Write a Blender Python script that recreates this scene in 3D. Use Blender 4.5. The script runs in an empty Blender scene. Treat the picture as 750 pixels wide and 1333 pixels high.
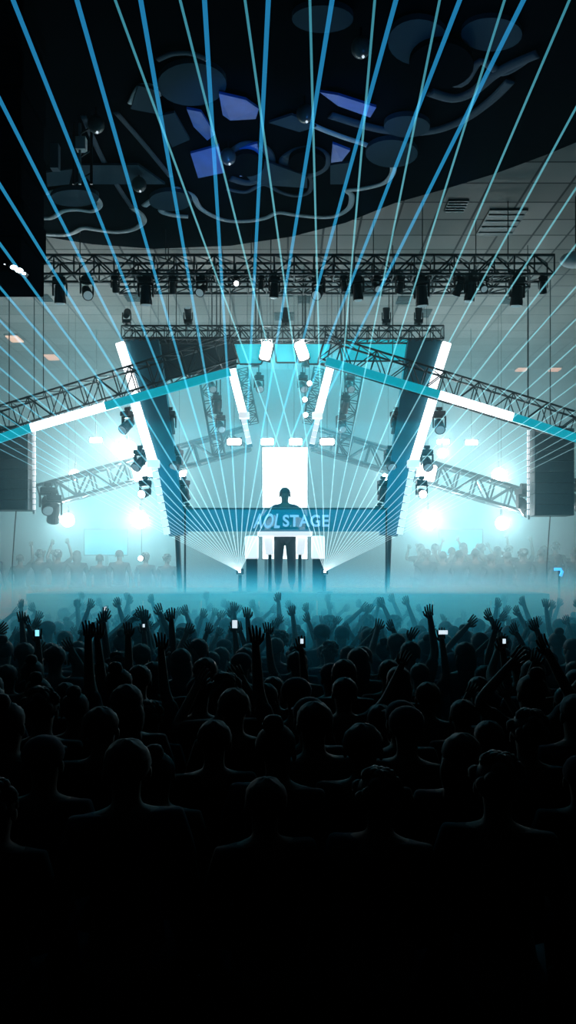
import bpy, bmesh, math, random
from mathutils import Vector, Matrix
random.seed(11)
C = bpy.context.scene.collection
SC = bpy.context.scene
R = math.radians

# ------------------------------------------------------------------ camera, world, exposure
H, F, CX, CY = 2.5, 1000.0, 375.0, 735.0     # eye height, focal length in px of a 750x1333 frame, column and row of the horizon
cam = bpy.data.cameras.new('camera'); co = bpy.data.objects.new('camera', cam); C.objects.link(co)
co.location = (0, 0, H); co.rotation_euler = (R(90), 0, 0)
cam.sensor_fit = 'VERTICAL'; cam.sensor_height = 36; cam.lens = F * 36 / 1333
cam.shift_y = (CY - 666.5) / 1333; cam.clip_start = 0.05; cam.clip_end = 200
SC.camera = co
w = bpy.data.worlds.new('night'); SC.world = w; w.use_nodes = True
w.node_tree.nodes['Background'].inputs[0].default_value = (0.01, 0.03, 0.04, 1)
w.node_tree.nodes['Background'].inputs[1].default_value = 0.02
vs = SC.view_settings; vs.view_transform = 'Standard'; vs.look = 'None'; vs.gamma = 1; vs.exposure = 0.0; vs.use_curve_mapping = False
cy = SC.cycles
cy.max_bounces = 5; cy.diffuse_bounces = 2; cy.glossy_bounces = 2; cy.volume_bounces = 1; cy.transparent_max_bounces = 48
cy.use_denoising = True; cy.sample_clamp_indirect = 3; cy.sample_clamp_direct = 0; cy.use_light_tree = True

CEIL = H + 5.85
def P(px, py, Y): return Vector(((px - CX) * Y / F, Y, H + (CY - py) * Y / F))

def lamp(kind, loc, power, col=(1, 1, 1), aim=None, size=0.1, angle=60, blend=0.5, name='stage_light', parent=None, sizey=None):
    d = bpy.data.lights.new(name, kind); d.energy = power; d.color = col
    if kind == 'AREA':
        d.size = size
        if sizey: d.shape = 'RECTANGLE'; d.size_y = sizey
    else: d.shadow_soft_size = size
    if kind == 'SPOT': d.spot_size = R(angle); d.spot_blend = blend
    o = bpy.data.objects.new(name, d); C.objects.link(o); loc = Vector(loc)
    if aim is not None: o.rotation_euler = (Vector(aim) - loc).to_track_quat('-Z', 'Y').to_euler()
    if parent is not None: o.parent = parent; o.location = loc - wloc(parent)
    else: o.location = loc
    return o
def wloc(p):
    v = Vector((0, 0, 0))
    while p is not None: v += p.location; p = p.parent
    return v
CYAN, TEAL, WHITE, BLUE = (0.05, 0.75, 1.0), (0.25, 0.80, 0.90), (0.86, 0.97, 0.98), (0.05, 0.30, 1.0)

# unseen area lights added to colour the haze and brighten the ceiling
lamp('AREA', (0, 15.9, 6.9), 330, (0.0, 0.52, 0.66), (0, 16.2, 0), 4.6, name='cyan_fill', sizey=1.2)
lamp('AREA', (0, 13.0, 4.9), 300, (0.0, 0.48, 0.70), (0, 12.7, 0.0), 6.0, name='fog_fill', sizey=0.3)
lamp('AREA', (-4.5, 19.5, 3.6), 200, TEAL, (-3.0, 14, 8), 3.0, name='ceiling_fill')
lamp('AREA', (4.5, 19.5, 3.6), 200, TEAL, (3.0, 14, 8), 3.0, name='ceiling_fill')
lamp('AREA', (0, 14.4, 6.4), 12, (0.9, 0.97, 1.0), (0, 14.2, 8), 5.0, name='ceiling_fill_white')

# ------------------------------------------------------------------ materials
def mat(name, col, rough=0.6, metal=0.0, emis=None, es=0.0, spec=0.5, noise=None, sampled=False):
    m = bpy.data.materials.new(name); m.use_nodes = True; nt = m.node_tree; b = nt.nodes['Principled BSDF']
    b.inputs['Base Color'].default_value = (*col, 1); b.inputs['Roughness'].default_value = rough
    b.inputs['Metallic'].default_value = metal; b.inputs['Specular IOR Level'].default_value = spec
    if emis: b.inputs['Emission Color'].default_value = (*emis, 1); b.inputs['Emission Strength'].default_value = es
    if noise:
        t = nt.nodes.new('ShaderNodeTexNoise'); t.inputs['Scale'].default_value = noise; t.inputs['Detail'].default_value = 4
        tc = nt.nodes.new('ShaderNodeTexCoord'); nt.links.new(tc.outputs['Object'], t.inputs['Vector'])
        mr = nt.nodes.new('ShaderNodeMixRGB'); mr.blend_type = 'MULTIPLY'; mr.inputs[0].default_value = 0.5
        mr.inputs[1].default_value = (*col, 1); nt.links.new(t.outputs['Fac'], mr.inputs[2]); nt.links.new(mr.outputs[0], b.inputs['Base Color'])
    if not sampled: m.cycles.emission_sampling = 'NONE'
    return m
M = {
 'black': mat('black_metal', (0.012, 0.013, 0.015), 0.5, 0.3),
 'truss': mat('truss_metal', (0.035, 0.05, 0.055), 0.45, 0.5),
 'ptruss': mat('pale_truss_metal', (0.25, 0.33, 0.35), 0.5, 0.3),
 'fabric': mat('dark_fabric', (0.012, 0.028, 0.036), 0.9, noise=3),
 'pillar': mat('pillar_blue', (0.015, 0.2, 0.28), 0.6, noise=2),
 'lens': mat('lit_lens', (0.8, 0.9, 1), 0.2, emis=(0.9, 0.98, 1.0), es=7),
 'lensdim': mat('dim_lens', (0.1, 0.14, 0.16), 0.1, emis=(0.5, 0.8, 0.9), es=0.25),
 'glare': mat('blinder_bulb', (1, 1, 1), 0.3, emis=(0.95, 1.0, 1.0), es=22),
 'tube': mat('led_tube_white', (0.9, 0.9, 0.9), 0.4, emis=(0.93, 0.96, 1.0), es=2.2),
 'tubelo': mat('led_tube_pixels', (0.7, 0.7, 0.7), 0.4, emis=(0.80, 0.84, 0.90), es=0.7),
 'teal': mat('led_strip_teal', (0.02, 0.2, 0.25), 0.4, emis=(0.0, 0.42, 0.56), es=0.75),
 'screen': mat('led_screen_white', (0.9, 0.9, 0.9), 0.5, emis=(0.96, 0.99, 1.0), es=1.5),
 'tealscreen': mat('side_screen_teal', (0.05, 0.4, 0.45), 0.5, emis=(0.0, 0.33, 0.42), es=0.5),
 'panelglow': mat('backlit_cloth_teal', (0.03, 0.3, 0.36), 0.5, emis=(0.01, 0.5, 0.62), es=0.85),
 'white': mat('glowing_white_plastic', (0.8, 0.8, 0.8), 0.5, emis=(0.9, 0.95, 1.0), es=0.75),  # plastic of the table and cabinets is given a self-glow
 'pa': mat('speaker_black', (0.05, 0.10, 0.115), 0.7, noise=30),
 'deck': mat('stage_deck', (0.008, 0.014, 0.016), 0.9, noise=5, spec=0.1),
 'wall': mat('hall_wall', (0.10, 0.15, 0.16), 0.9, noise=1.2),
 'dwall': mat('dark_wall', (0.02, 0.03, 0.032), 0.9, noise=1.2),
 'floor': mat('black_floor', (0.006, 0.007, 0.008), 0.8, noise=4),
 'skin': mat('skin', (0.06, 0.04, 0.032), 0.8, spec=0.2), 'hair': mat('dark_hair', (0.006, 0.005, 0.005), 0.8, spec=0.25),
 'cloth1': mat('black_cotton', (0.010, 0.011, 0.013), 0.95, spec=0.08), 'cloth2': mat('navy_cotton', (0.012, 0.017, 0.026), 0.95, spec=0.08),
 'cloth3': mat('charcoal_cotton', (0.028, 0.028, 0.03), 0.95, spec=0.08), 'denim': mat('dark_denim', (0.01, 0.014, 0.022), 0.85),
 'phone': mat('phone_case', (0.02, 0.02, 0.02), 0.3), 'glow': mat('phone_glow', (0.5, 0.5, 0.5), 0.3, emis=(0.75, 0.9, 1.0), es=0.9),
 'glowc': mat('phone_glow_cyan', (0.5, 0.5, 0.5), 0.3, emis=(0.25, 0.75, 1.0), es=1.3),
 'glowb': mat('phone_glow_blue', (0.2, 0.5, 0.9), 0.3, emis=(0.05, 0.45, 1.0), es=1.5),
 'warm': mat('warm_lamp', (0.9, 0.6, 0.4), 0.3, emis=(1.0, 0.62, 0.42), es=0.9),
 'canopy': mat('sculpture_black', (0.004, 0.006, 0.008), 1.0, spec=0.0),
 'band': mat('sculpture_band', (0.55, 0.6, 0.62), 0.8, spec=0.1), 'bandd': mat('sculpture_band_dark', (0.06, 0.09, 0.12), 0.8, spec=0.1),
 'facetd': mat('facet_smoke', (0.035, 0.07, 0.095), 0.9, spec=0.05), 'facet': mat('facet_blue_lit', (0.03, 0.22, 0.80), 0.5, noise=4.5),  # blue light on the facets is painted into the facet colour
 'globe': mat('globe_glass', (0.10, 0.09, 0.085), 0.3, 0.0), 'chrome': mat('chrome', (0.5, 0.55, 0.58), 0.2, 0.9),
 'letters': mat('banner_letters', (0.55, 0.6, 0.75), 0.6, emis=(0.45, 0.62, 0.78), es=0.35),  # letters are given a pale self-glow
 'rigspot': mat('sparkle', (1, 1, 1), 0.2, emis=(0.75, 0.95, 1.0), es=6),
}
# ceiling tiles
def ceiling_mat():
    m = bpy.data.materials.new('ceiling_tiles'); m.use_nodes = True; nt = m.node_tree; b = nt.nodes['Principled BSDF']; b.inputs['Roughness'].default_value = 1.0; b.inputs['Specular IOR Level'].default_value = 0.05
    tc = nt.nodes.new('ShaderNodeTexCoord'); mp = nt.nodes.new('ShaderNodeMapping'); mp.inputs['Rotation'].default_value = (0, 0, 0)
    br = nt.nodes.new('ShaderNodeTexBrick'); br.offset = 0.0; br.inputs['Scale'].default_value = 1
    br.inputs['Brick Width'].default_value = 0.62; br.inputs['Row Height'].default_value = 0.62; br.inputs['Mortar Size'].default_value = 0.02
    br.inputs['Color1'].default_value = (0.16, 0.16, 0.15, 1); br.inputs['Color2'].default_value = (0.25, 0.245, 0.235, 1); br.inputs['Mortar'].default_value = (0.06, 0.06, 0.06, 1)
    nt.links.new(tc.outputs['Object'], mp.inputs[0]); nt.links.new(mp.outputs[0], br.inputs[0]); nt.links.new(br.outputs['Color'], b.inputs['Base Color'])
    return m
M['ceiling'] = ceiling_mat()
# laser light in haze: additive emission, strongest at the aperture (v of the beam, in its own coordinates)
def beam_mat(name, length_attr=True):
    m = bpy.data.materials.new(name); m.use_nodes = True; nt = m.node_tree; nt.nodes.clear()
    out = nt.nodes.new('ShaderNodeOutputMaterial'); add = nt.nodes.new('ShaderNodeAddShader'); em = nt.nodes.new('ShaderNodeEmission'); tr = nt.nodes.new('ShaderNodeBsdfTransparent')
    at = nt.nodes.new('ShaderNodeAttribute'); at.attribute_name = 'run'
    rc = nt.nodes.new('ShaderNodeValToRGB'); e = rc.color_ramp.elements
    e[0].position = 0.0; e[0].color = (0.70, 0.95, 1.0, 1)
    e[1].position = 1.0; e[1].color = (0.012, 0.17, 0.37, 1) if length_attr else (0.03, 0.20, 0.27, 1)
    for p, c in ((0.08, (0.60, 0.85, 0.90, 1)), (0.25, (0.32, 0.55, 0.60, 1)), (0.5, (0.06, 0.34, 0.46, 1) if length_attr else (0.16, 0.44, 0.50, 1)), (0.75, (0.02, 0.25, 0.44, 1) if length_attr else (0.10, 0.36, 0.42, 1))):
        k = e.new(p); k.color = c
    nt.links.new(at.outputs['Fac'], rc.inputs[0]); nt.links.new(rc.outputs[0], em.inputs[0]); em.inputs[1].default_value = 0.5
    nt.links.new(em.outputs[0], add.inputs[0]); nt.links.new(tr.outputs[0], add.inputs[1]); nt.links.new(add.outputs[0], out.inputs[0])
    m.cycles.emission_sampling = 'NONE'
    return m
M['beam'] = beam_mat('laser_in_haze')
M['beam2'] = beam_mat('thin_laser_in_haze', False)
def haze_mat(name, dens, col, an=0.2):
    m = bpy.data.materials.new(name); m.use_nodes = True; nt = m.node_tree; nt.nodes.clear()
    out = nt.nodes.new('ShaderNodeOutputMaterial'); v = nt.nodes.new('ShaderNodeVolumeScatter')
    v.inputs['Color'].default_value = (*col, 1); v.inputs['Density'].default_value = dens; v.inputs['Anisotropy'].default_value = an
    nt.links.new(v.outputs[0], out.inputs['Volume']); return m
def scrim_mat():
    m = bpy.data.materials.new('banner_scrim'); m.use_nodes = True; nt = m.node_tree; b = nt.nodes['Principled BSDF']
    b.inputs['Base Color'].default_value = (0.01, 0.16, 0.24, 1); b.inputs['Roughness'].default_value = 0.8; b.inputs['Alpha'].default_value = 0.72
    b.inputs['Emission Color'].default_value = (0.0, 0.14, 0.22, 1); b.inputs['Emission Strength'].default_value = 0.6  # banner cloth is given a faint teal self-glow
    m.cycles.emission_sampling = 'NONE'; return m
M['scrim'] = scrim_mat()

# ------------------------------------------------------------------ mesh helpers
class MB:
    def __init__(s): s.v = []; s.f = []; s.run = []
    def add(s, vs_, fs, run=None):
        n = len(s.v); s.v += [Vector(v) for v in vs_]; s.f += [[n + i for i in f] for f in fs]; s.run += (run or [0] * len(vs_))
    def box(s, c, d, rot=None):
        c = Vector(c); q = [(-1,-1,-1),(1,-1,-1),(1,1,-1),(-1,1,-1),(-1,-1,1),(1,-1,1),(1,1,1),(-1,1,1)]
        pts = [Vector((a*d[0]/2, b*d[1]/2, e*d[2]/2)) for a, b, e in q]
        if rot is not None: pts = [rot @ p for p in pts]
        s.add([c + p for p in pts], [(0,3,2,1),(4,5,6,7),(0,1,5,4),(1,2,6,5),(2,3,7,6),(3,0,4,7)]); return s
    def bar(s, a, b, w_, d):       # box from a to b, w_ across in the picture plane, d in depth
        a, b = Vector(a), Vector(b); z = (b - a).normalized(); y = Vector((0, 1, 0)); x = y.cross(z)
        if x.length < 1e-4: x = Vector((1, 0, 0))
        x.normalize(); y = z.cross(x)
        s.box((a + b) / 2, (w_, d, (b - a).length), Matrix((x, y, z)).transposed()); return s
    def tube(s, a, b, r1, r2=None, n=8, caps=True):
        a, b = Vector(a), Vector(b); r2 = r1 if r2 is None else r2; z = (b - a).normalized()
        x = z.orthogonal().normalized(); y = z.cross(x); vs_ = []
        for p, r in ((a, r1), (b, r2)):
            vs_ += [p + (x * math.cos(6.28318 * i / n) + y * math.sin(6.28318 * i / n)) * r for i in range(n)]
        fs = [(i, (i+1) % n, n + (i+1) % n, n + i) for i in range(n)]
        if caps: fs += [tuple(range(n-1, -1, -1)), tuple(range(n, 2*n))]
        s.add(vs_, fs, [0]*n + [1]*n); return s
    def path(s, pts, r, n=6, flat=1.0):   # swept tube; r number or list; flat squashes along world z
        pts = [Vector(p) for p in pts]; rr = r if isinstance(r, (list, tuple)) else [r]*len(pts); vs_ = []
        for i, p in enumerate(pts):
            t = (pts[min(i+1, len(pts)-1)] - pts[max(i-1, 0)]).normalized(); up = Vector((0,0,1))
            if abs(t.z) > 0.9: up = Vector((0,1,0))
            x = t.cross(up).normalized(); y = x.cross(t)
            vs_ += [p + x*math.cos(6.28318*k/n)*rr[i] + y*math.sin(6.28318*k/n)*rr[i]*flat for k in range(n)]
        fs = []
        for i in range(len(pts)-1):
            fs += [(i*n+k, i*n+(k+1)%n, (i+1)*n+(k+1)%n, (i+1)*n+k) for k in range(n)]
        fs += [tuple(range(n-1,-1,-1)), tuple(range((len(pts)-1)*n, len(pts)*n))]
        s.add(vs_, fs); return s
    def prism(s, poly, off):      # polygon (world points) extruded by vector off
        n = len(poly); off = Vector(off); vs_ = [Vector(p) for p in poly] + [Vector(p) + off for p in poly]
        s.add(vs_, [tuple(range(n)), tuple(range(2*n-1, n-1, -1))] + [(i, n+i, n+(i+1)%n, (i+1)%n) for i in range(n)]); return s
    def ball(s, c, r, nu=12, nv=8, rot=None, cut=None):
        c = Vector(c); r = (r, r, r) if not isinstance(r, (tuple, list)) else r; vs_ = [Vector((0,0,r[2]))]
        for j in range(1, nv):
            a = math.pi*j/nv
            vs_ += [Vector((r[0]*math.sin(a)*math.cos(6.28318*i/nu), r[1]*math.sin(a)*math.sin(6.28318*i/nu), r[2]*math.cos(a))) for i in range(nu)]
        vs_.append(Vector((0,0,-r[2])))
        fs = [(0, 1+i, 1+(i+1)%nu) for i in range(nu)]
        for j in range(nv-2):
            b0 = 1+j*nu; fs += [(b0+i, b0+nu+i, b0+nu+(i+1)%nu, b0+(i+1)%nu) for i in range(nu)]
        b0 = 1+(nv-2)*nu; fs += [(b0+i, len(vs_)-1, b0+(i+1)%nu) for i in range(nu)]
        if rot is not None: vs_ = [rot @ v for v in vs_]
        s.add([c + v for v in vs_], fs); return s
    def build(s, name, m, parent=None, smooth=False, bevel=0, run=False):
        me = bpy.data.meshes.new(name); o0 = wloc(parent)
        me.from_pydata([tuple(v - o0) for v in s.v], [], s.f)
        bm = bmesh.new(); bm.from_mesh(me); bmesh.ops.recalc_face_normals(bm, faces=bm.faces); bm.to_mesh(me); bm.free()
        if run:
            a = me.attributes.new('run', 'FLOAT', 'POINT'); a.data.foreach_set('value', s.run)
        if smooth: me.shade_smooth()
        me.materials.append(m); o = bpy.data.objects.new(name, me); C.objects.link(o); o.parent = parent
        if bevel:
            b = o.modifiers.new('bevel', 'BEVEL'); b.width = bevel; b.segments = 2; b.limit_method = 'ANGLE'
        return o
def tag(o, label=None, cat=None, group=None, kind=None):
    for k, v in (('label', label), ('category', cat), ('group', group), ('kind', kind)):
        if v: o[k] = v
    return o
def thing(name, label, cat, loc=(0,0,0), group=None, rz=0):
    o = bpy.data.objects.new(name, None); C.objects.link(o); o.location = loc; o.rotation_euler.z = rz; o.empty_display_size = 0.1
    return tag(o, label, cat, group)
def copy_tree(o, parent=None):
    c = o.copy(); C.objects.link(c); c.parent = parent
    for ch in list(o.children): copy_tree(ch, c)
    return c
def hanger(t, p, r=0.004):
    p = Vector(p); MB().tube(p, (p.x, p.y, CEIL), r, n=5).build('hanging_cable', M['black'], t)
def struct(name, mb, m): return tag(mb.build(name, m), kind='structure')

# ------------------------------------------------------------------ setting
HW, BACK = 9.0, 23.0
struct('floor', MB().box((0, BACK/2 - 1, -0.1), (2*HW, BACK + 4, 0.2)), M['floor'])
struct('ceiling', MB().box((0, BACK/2 - 1, CEIL + 0.1), (2*HW, BACK + 4, 0.2)), M['ceiling'])
struct('wall_back', MB().box((0, BACK + 0.1, CEIL/2), (2*HW, 0.2, CEIL)), M['wall'])
struct('wall_left', MB().box((-HW - 0.1, BACK/2 - 1, CEIL/2), (0.2, BACK + 4, CEIL)), M['wall'])
struct('wall_right', MB().box((HW + 0.1, BACK/2 - 1, CEIL/2), (0.2, BACK + 4, CEIL)), M['wall'])
DZ = H - 0.5
st = thing('stage_platform', 'wide raised dark stage platform behind the crowd, carrying the booth', 'stage', (0, 13.2, 0))
MB().box((0, 15.0, DZ - 0.06), (9.0, 3.6, 0.12)).build('deck', M['deck'], st, bevel=0.01)
f = MB()
for i in range(9): f.box((-4.0 + i, 13.25, (DZ - 0.12)/2), (0.97, 0.05, DZ - 0.12))
f.build('front_panel', M['deck'], st)
for i in range(5):
    for yy in (13.5, 16.6): MB().tube((-4.2 + 2.1*i, yy, 0), (-4.2 + 2.1*i, yy, DZ - 0.12), 0.04).build('leg', M['black'], st)
# terraces for the guests beside and behind the stage
TZ = H - 1.4
for s, word in ((-1, 'left'), (1, 'right')):
    t = thing('spectator_riser', f'dark raised riser full of guests on the {word} side of the stage', 'riser', (s*5.6, 17.8, 0))
    for k in range(3):
        MB().box((s*4.9, 17.6 + 0.8*k, TZ - 0.05 + 0.16*k), (8.0, 0.8, 0.1)).build('deck', M['deck'], t)
    MB().box((s*4.9, 17.22, (TZ - 0.1)/2), (8.0, 0.04, TZ - 0.1)).build('front_panel', M['deck'], t)
    for k in range(4):
        for yy in (17.4, 19.5): MB().tube((s*(1.2 + 2.4*k), yy, 0), (s*(1.2 + 2.4*k), yy, TZ - 0.1 + (0.32 if yy > 18 else 0)), 0.04).build('leg', M['black'], t)

# haze that beams and lamps light up, with a teal cast in its colour
def haze(name, lo, hi, m, label):
    c = [(a + b)/2 for a, b in zip(lo, hi)]; d = [b - a for a, b in zip(lo, hi)]
    return tag(MB().box(c, d).build(name, m), label, 'haze', kind='stuff')
haze('stage_haze', (-8.95, 12.7, 0.02), (8.95, 14.99, CEIL - .05), haze_mat('stage_haze', 0.03, (0.64, 0.94, 1.0)), 'theatrical haze hanging around the front of the stage')
haze('backstage_haze', (-8.95, 15.0, 0.02), (8.95, 22.9, CEIL - .05), haze_mat('backstage_haze', 0.11, (0.64, 0.94, 1.0)), 'thick bright haze filling the air behind the stage gable')
haze('hall_haze', (-8.9, 6.0, 0.02), (8.9, 12.69, CEIL - .05), haze_mat('hall_haze', 0.004, (0.55, 0.92, 1.0)), 'thin haze hanging over the far half of the hall')
def fog_mat():
    m = haze_mat('low_fog', 0.5, (0.16, 0.75, 0.95), 0.1); nt = m.node_tree; v = [n for n in nt.nodes if n.type == 'VOLUME_SCATTER'][0]  # fog colour tinted cyan in place of cyan light
    tc = nt.nodes.new('ShaderNodeTexCoord'); nz = nt.nodes.new('ShaderNodeTexNoise'); nz.inputs['Scale'].default_value = 0.9; nz.inputs['Detail'].default_value = 2
    sp = nt.nodes.new('ShaderNodeSeparateXYZ'); nt.links.new(tc.outputs['Object'], sp.inputs[0]); nt.links.new(tc.outputs['Object'], nz.inputs['Vector'])
    mz = nt.nodes.new('ShaderNodeMapRange'); mz.inputs['From Min'].default_value = H + 0.25; mz.inputs['From Max'].default_value = H - 0.5; mz.inputs['To Min'].default_value = 0; mz.inputs['To Max'].default_value = 1
    my = nt.nodes.new('ShaderNodeMapRange'); my.inputs['From Min'].default_value = 4.5; my.inputs['From Max'].default_value = 13.2; my.inputs['To Min'].default_value = 0.0; my.inputs['To Max'].default_value = 1
    mn = nt.nodes.new('ShaderNodeMapRange'); mn.inputs['From Min'].default_value = 0.3; mn.inputs['From Max'].default_value = 0.7; mn.inputs['To Min'].default_value = 0.5; mn.inputs['To Max'].default_value = 1.2
    nt.links.new(sp.outputs['Z'], mz.inputs['Value']); nt.links.new(sp.outputs['Y'], my.inputs['Value']); nt.links.new(nz.outputs['Fac'], mn.inputs['Value'])
    a = nt.nodes.new('ShaderNodeMath'); a.operation = 'MULTIPLY'; nt.links.new(mz.outputs[0], a.inputs[0]); nt.links.new(my.outputs[0], a.inputs[1])
    p = nt.nodes.new('ShaderNodeMath'); p.operation = 'POWER'; p.inputs[1].default_value = 4.0; nt.links.new(a.outputs[0], p.inputs[0])
    b = nt.nodes.new('ShaderNodeMath'); b.operation = 'MULTIPLY'; nt.links.new(p.outputs[0], b.inputs[0]); nt.links.new(mn.outputs[0], b.inputs[1])
    c = nt.nodes.new('ShaderNodeMath'); c.operation = 'MULTIPLY'; c.inputs[1].default_value = 2.1; nt.links.new(b.outputs[0], c.inputs[0]); nt.links.new(c.outputs[0], v.inputs['Density'])
    return m
haze('low_fog', (-7.0, 4.5, 0.03), (7.0, 14.9, H + 0.3), fog_mat(), 'dense low fog rolling off the stage edge over the farthest crowd rows')

# ------------------------------------------------------------------ fixtures
def moving_head(tilt, lit):      # hangs from z = 0 down, about 0.5 m
    t = thing('moving_head_light', '', 'stage light')
    MB().box((0, 0, -0.02), (0.05, 0.08, 0.07)).tube((-0.05, 0, 0.0), (0.05, 0, 0.0), 0.03).build('clamp', M['black'], t)
    MB().box((0, 0, -0.09), (0.20, 0.17, 0.08)).build('base', M['black'], t, bevel=0.012)
    y = MB().box((0, 0, -0.145), (0.23, 0.06, 0.03))
    for s in (-1, 1): y.prism([(s*0.115, -0.035, -0.13), (s*0.115, 0.035, -0.13), (s*0.115, 0.025, -0.33), (s*0.115, -0.025, -0.33)], (-s*0.022, 0, 0))
    y.build('yoke', M['black'], t, bevel=0.004)
    R_ = Matrix.Rotation(R(tilt), 3, 'X'); c = Vector((0, 0, -0.29)); h = MB()
    prof = [(-0.13, 0.05), (-0.12, 0.07), (-0.03, 0.082), (0.04, 0.082), (0.10, 0.092), (0.15, 0.092)]
    n = 14; vs_ = []; 
    for z, r in prof: vs_ += [c + R_ @ Vector((r*math.cos(6.28318*i/n), r*math.sin(6.28318*i/n), -z)) for i in range(n)]
    fs = [(j*n+i, j*n+(i+1)%n, (j+1)*n+(i+1)%n, (j+1)*n+i) for j in range(len(prof)-1) for i in range(n)] + [tuple(range(n)), tuple(range((len(prof)-1)*n, len(prof)*n))]
    h.add(vs_, fs); ho = h.build('head', M['black'], t, smooth=False)
    MB().tube(c + R_ @ Vector((0,0,-0.149)), c + R_ @ Vector((0,0,-0.165)), 0.078, 0.06, 14).build('lens', M['lens'] if lit else M['lensdim'], ho)
    return t
protos = [moving_head(10, False), moving_head(-50, False), moving_head(-75, True), moving_head(35, False)]
first = [True]*4
def place_head(px, py, Y, kind, label, group, sc=1.0, rz=0, hung=False):
    i = kind; o = protos[i] if first[i] else copy_tree(protos[i]); first[i] = False
    o.location = P(px, py, Y); o.rotation_euler.z = rz; o.scale = (sc,)*3; tag(o, label, 'stage light', group); return o

def truss(name, a, b, w_, label, m, depth=None, bays=None, hang=0, group=None, r=0.02, cables=2):
    """four-chord box truss whose top front chord runs a to b, w_ high, depth deep."""
    a, b = Vector(a), Vector(b); depth = depth or w_; t = thing(name, label, 'truss', (a + b)/2, group)
    ax = (b - a).normalized(); dn = Vector((0,1,0)).cross(ax); dn = dn if dn.z < 0 else -dn; dn = dn * w_; dp = Vector((0, depth, 0))
    for o1 in (Vector(), dn, dp, dn + dp): MB().tube(a + o1, b + o1, r, n=6).build('chord', m, t)
    L = (b - a).length; bays = bays or max(2, round(L / w_)); br = MB(); st_ = (b - a)/bays
    for i in range(bays + 1):
        p = a + st_*i
        br.tube(p, p + dn, r*0.6, n=5); br.tube(p + dp, p + dn + dp, r*0.6, n=5); br.tube(p, p + dp, r*0.6, n=5); br.tube(p + dn, p + dn + dp, r*0.6, n=5)
        if i < bays:
            q = p + st_; u, v = (Vector(), dn) if i % 2 else (dn, Vector())
            br.tube(p + u, q + v, r*0.6, n=5); br.tube(p + u + dp, q + v + dp, r*0.6, n=5); br.tube(p, q + dp, r*0.5, n=5); br.tube(p + dn + dp, q + dn, r*0.5, n=5)
    br.build('bracing', m, t)
    if name == 'lattice_tower': hanger(t, a + Vector((0, .0, -.02)))
    if hang:
        for i in range(cables):
            p = a + (b - a)*((i + 0.5)/cables) + dp/2
            MB().tube(p, (p.x, p.y, CEIL), 0.008, n=5).build('hanging_cable', M['black'], t)
    return t
BL = M['truss']
# long ceiling truss
TY = 12.2
truss('ceiling_truss', P(44, 332, TY), P(722, 332, TY), 0.30, 'long dark lattice truss running across the hall just under the tiled ceiling', BL, 0.34, 26, hang=1, cables=6, r=0.022)
truss('cable_truss', P(150, 352, 12.9), P(690, 352, 12.9), 0.28, 'dark lattice truss directly behind and parallel to the long ceiling truss', BL, 0.3, 22, hang=1, cables=4, r=0.02)
spots = [(46,356,1,.75,'at the far left end of the long ceiling truss, small and dim'),(78,352,0,1.25,'with a tiny glint under it, second from the left on the ceiling truss'),(113,352,1,1.15,'with a round body, third from the left on the ceiling truss'),
 (150,354,3,.75,'short and tucked up, fourth from the left on the ceiling truss'),(190,354,0,1.3,'long, pointing straight down above the left header end'),(225,350,3,.8,'short, right of the long downward lamp on the ceiling truss'),
 (263,352,1,1.0,'round and tilted, above the left part of the gable'),(308,354,2,.6,'with its lens lit white, hung above the centre left'),(340,354,3,.6,'smallest of the lamps left of the hall axis'),(357,350,0,1.0,'boxy, just left of the hall axis on the ceiling truss'),
 (415,352,1,1.15,'bulky round one right of the hall axis'),(448,350,3,.7,'short dark one between two bigger lamps right of the axis'),(466,352,0,1.1,'pointing straight down, right of the short dark one'),(490,354,1,.8,'compact, above the right roof slope start'),
 (521,350,3,.8,'short, above the teal panel at right'),(549,350,0,1.35,'largest on the right half, wide and boxy'),(597,350,3,.9,'angled, next right of the largest boxy lamp'),(612,352,0,1.15,'long, with a glint at its bottom, right half of the truss'),
 (628,352,1,.8,'round, close to the long one with a glint'),(673,352,0,1.35,'long and dark near the right end of the truss'),(707,355,3,.8,'last at the right end of the ceiling truss, small')]
for x, y, k, s, l in spots:
    place_head(x, 358, TY + 0.1, k, 'black lamp ' + l, 'moving head lamps on the ceiling truss', s*0.82, random.uniform(-.5,.5))
# header truss on top of the house-shaped stage roof
GY = 13.9
truss('header_truss', P(158, 424, GY + 0.4), P(578, 424, GY + 0.4), 0.24, 'dark horizontal header truss across the top of the gabled stage frame', BL, 0.3, 30, hang=1, cables=3, r=0.017)
for x, k, l in ((165, 1, 'at the left end of the header truss'), (245, 3, 'above the left part of the header truss'), (372, 0, 'in the middle of the header truss'), (503, 0, 'right of the middle on the header truss'), (545, 0, 'near the right end of the header truss')):
    o = place_head(x, 424, GY + 0.55, k, 'small black moving head lamp standing ' + l, 'lamps standing on the header truss', 0.75)
    o.rotation_euler = (math.pi, 0, 0)
# sloping front trusses (the gable)
truss('gable_truss', P(-30, 537, GY), P(300, 436, GY), 0.44, 'left roof slope of the stage gable, dark lattice truss above a light strip', BL, 0.35, 15, r=0.019, hang=1)
truss('gable_truss', P(424, 436, GY), P(780, 545, GY), 0.44, 'right roof slope of the stage gable, dark lattice truss above a light strip', BL, 0.35, 16, r=0.019, hang=1)
def strip(name, segs, Y, w_, label, cat='light strip', d=0.07):
    t = thing(name, label, cat, P(*segs[0][0], Y))
    for a, b, m, nm in segs:
        MB().bar(P(*a, Y), P(*b, Y), w_, d).build(nm, M[m], t, bevel=0.012)
    return t
strip('roof_light_strip', [((-30, 581), (40, 557), 'teal', 'teal_segment'), ((40, 557), (137, 529), 'tube', 'white_segment'), ((137, 529), (300, 484), 'teal', 'teal_segment')], GY - 0.06, 0.15, 'light strip under the left roof slope, teal with one long white stretch')
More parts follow.
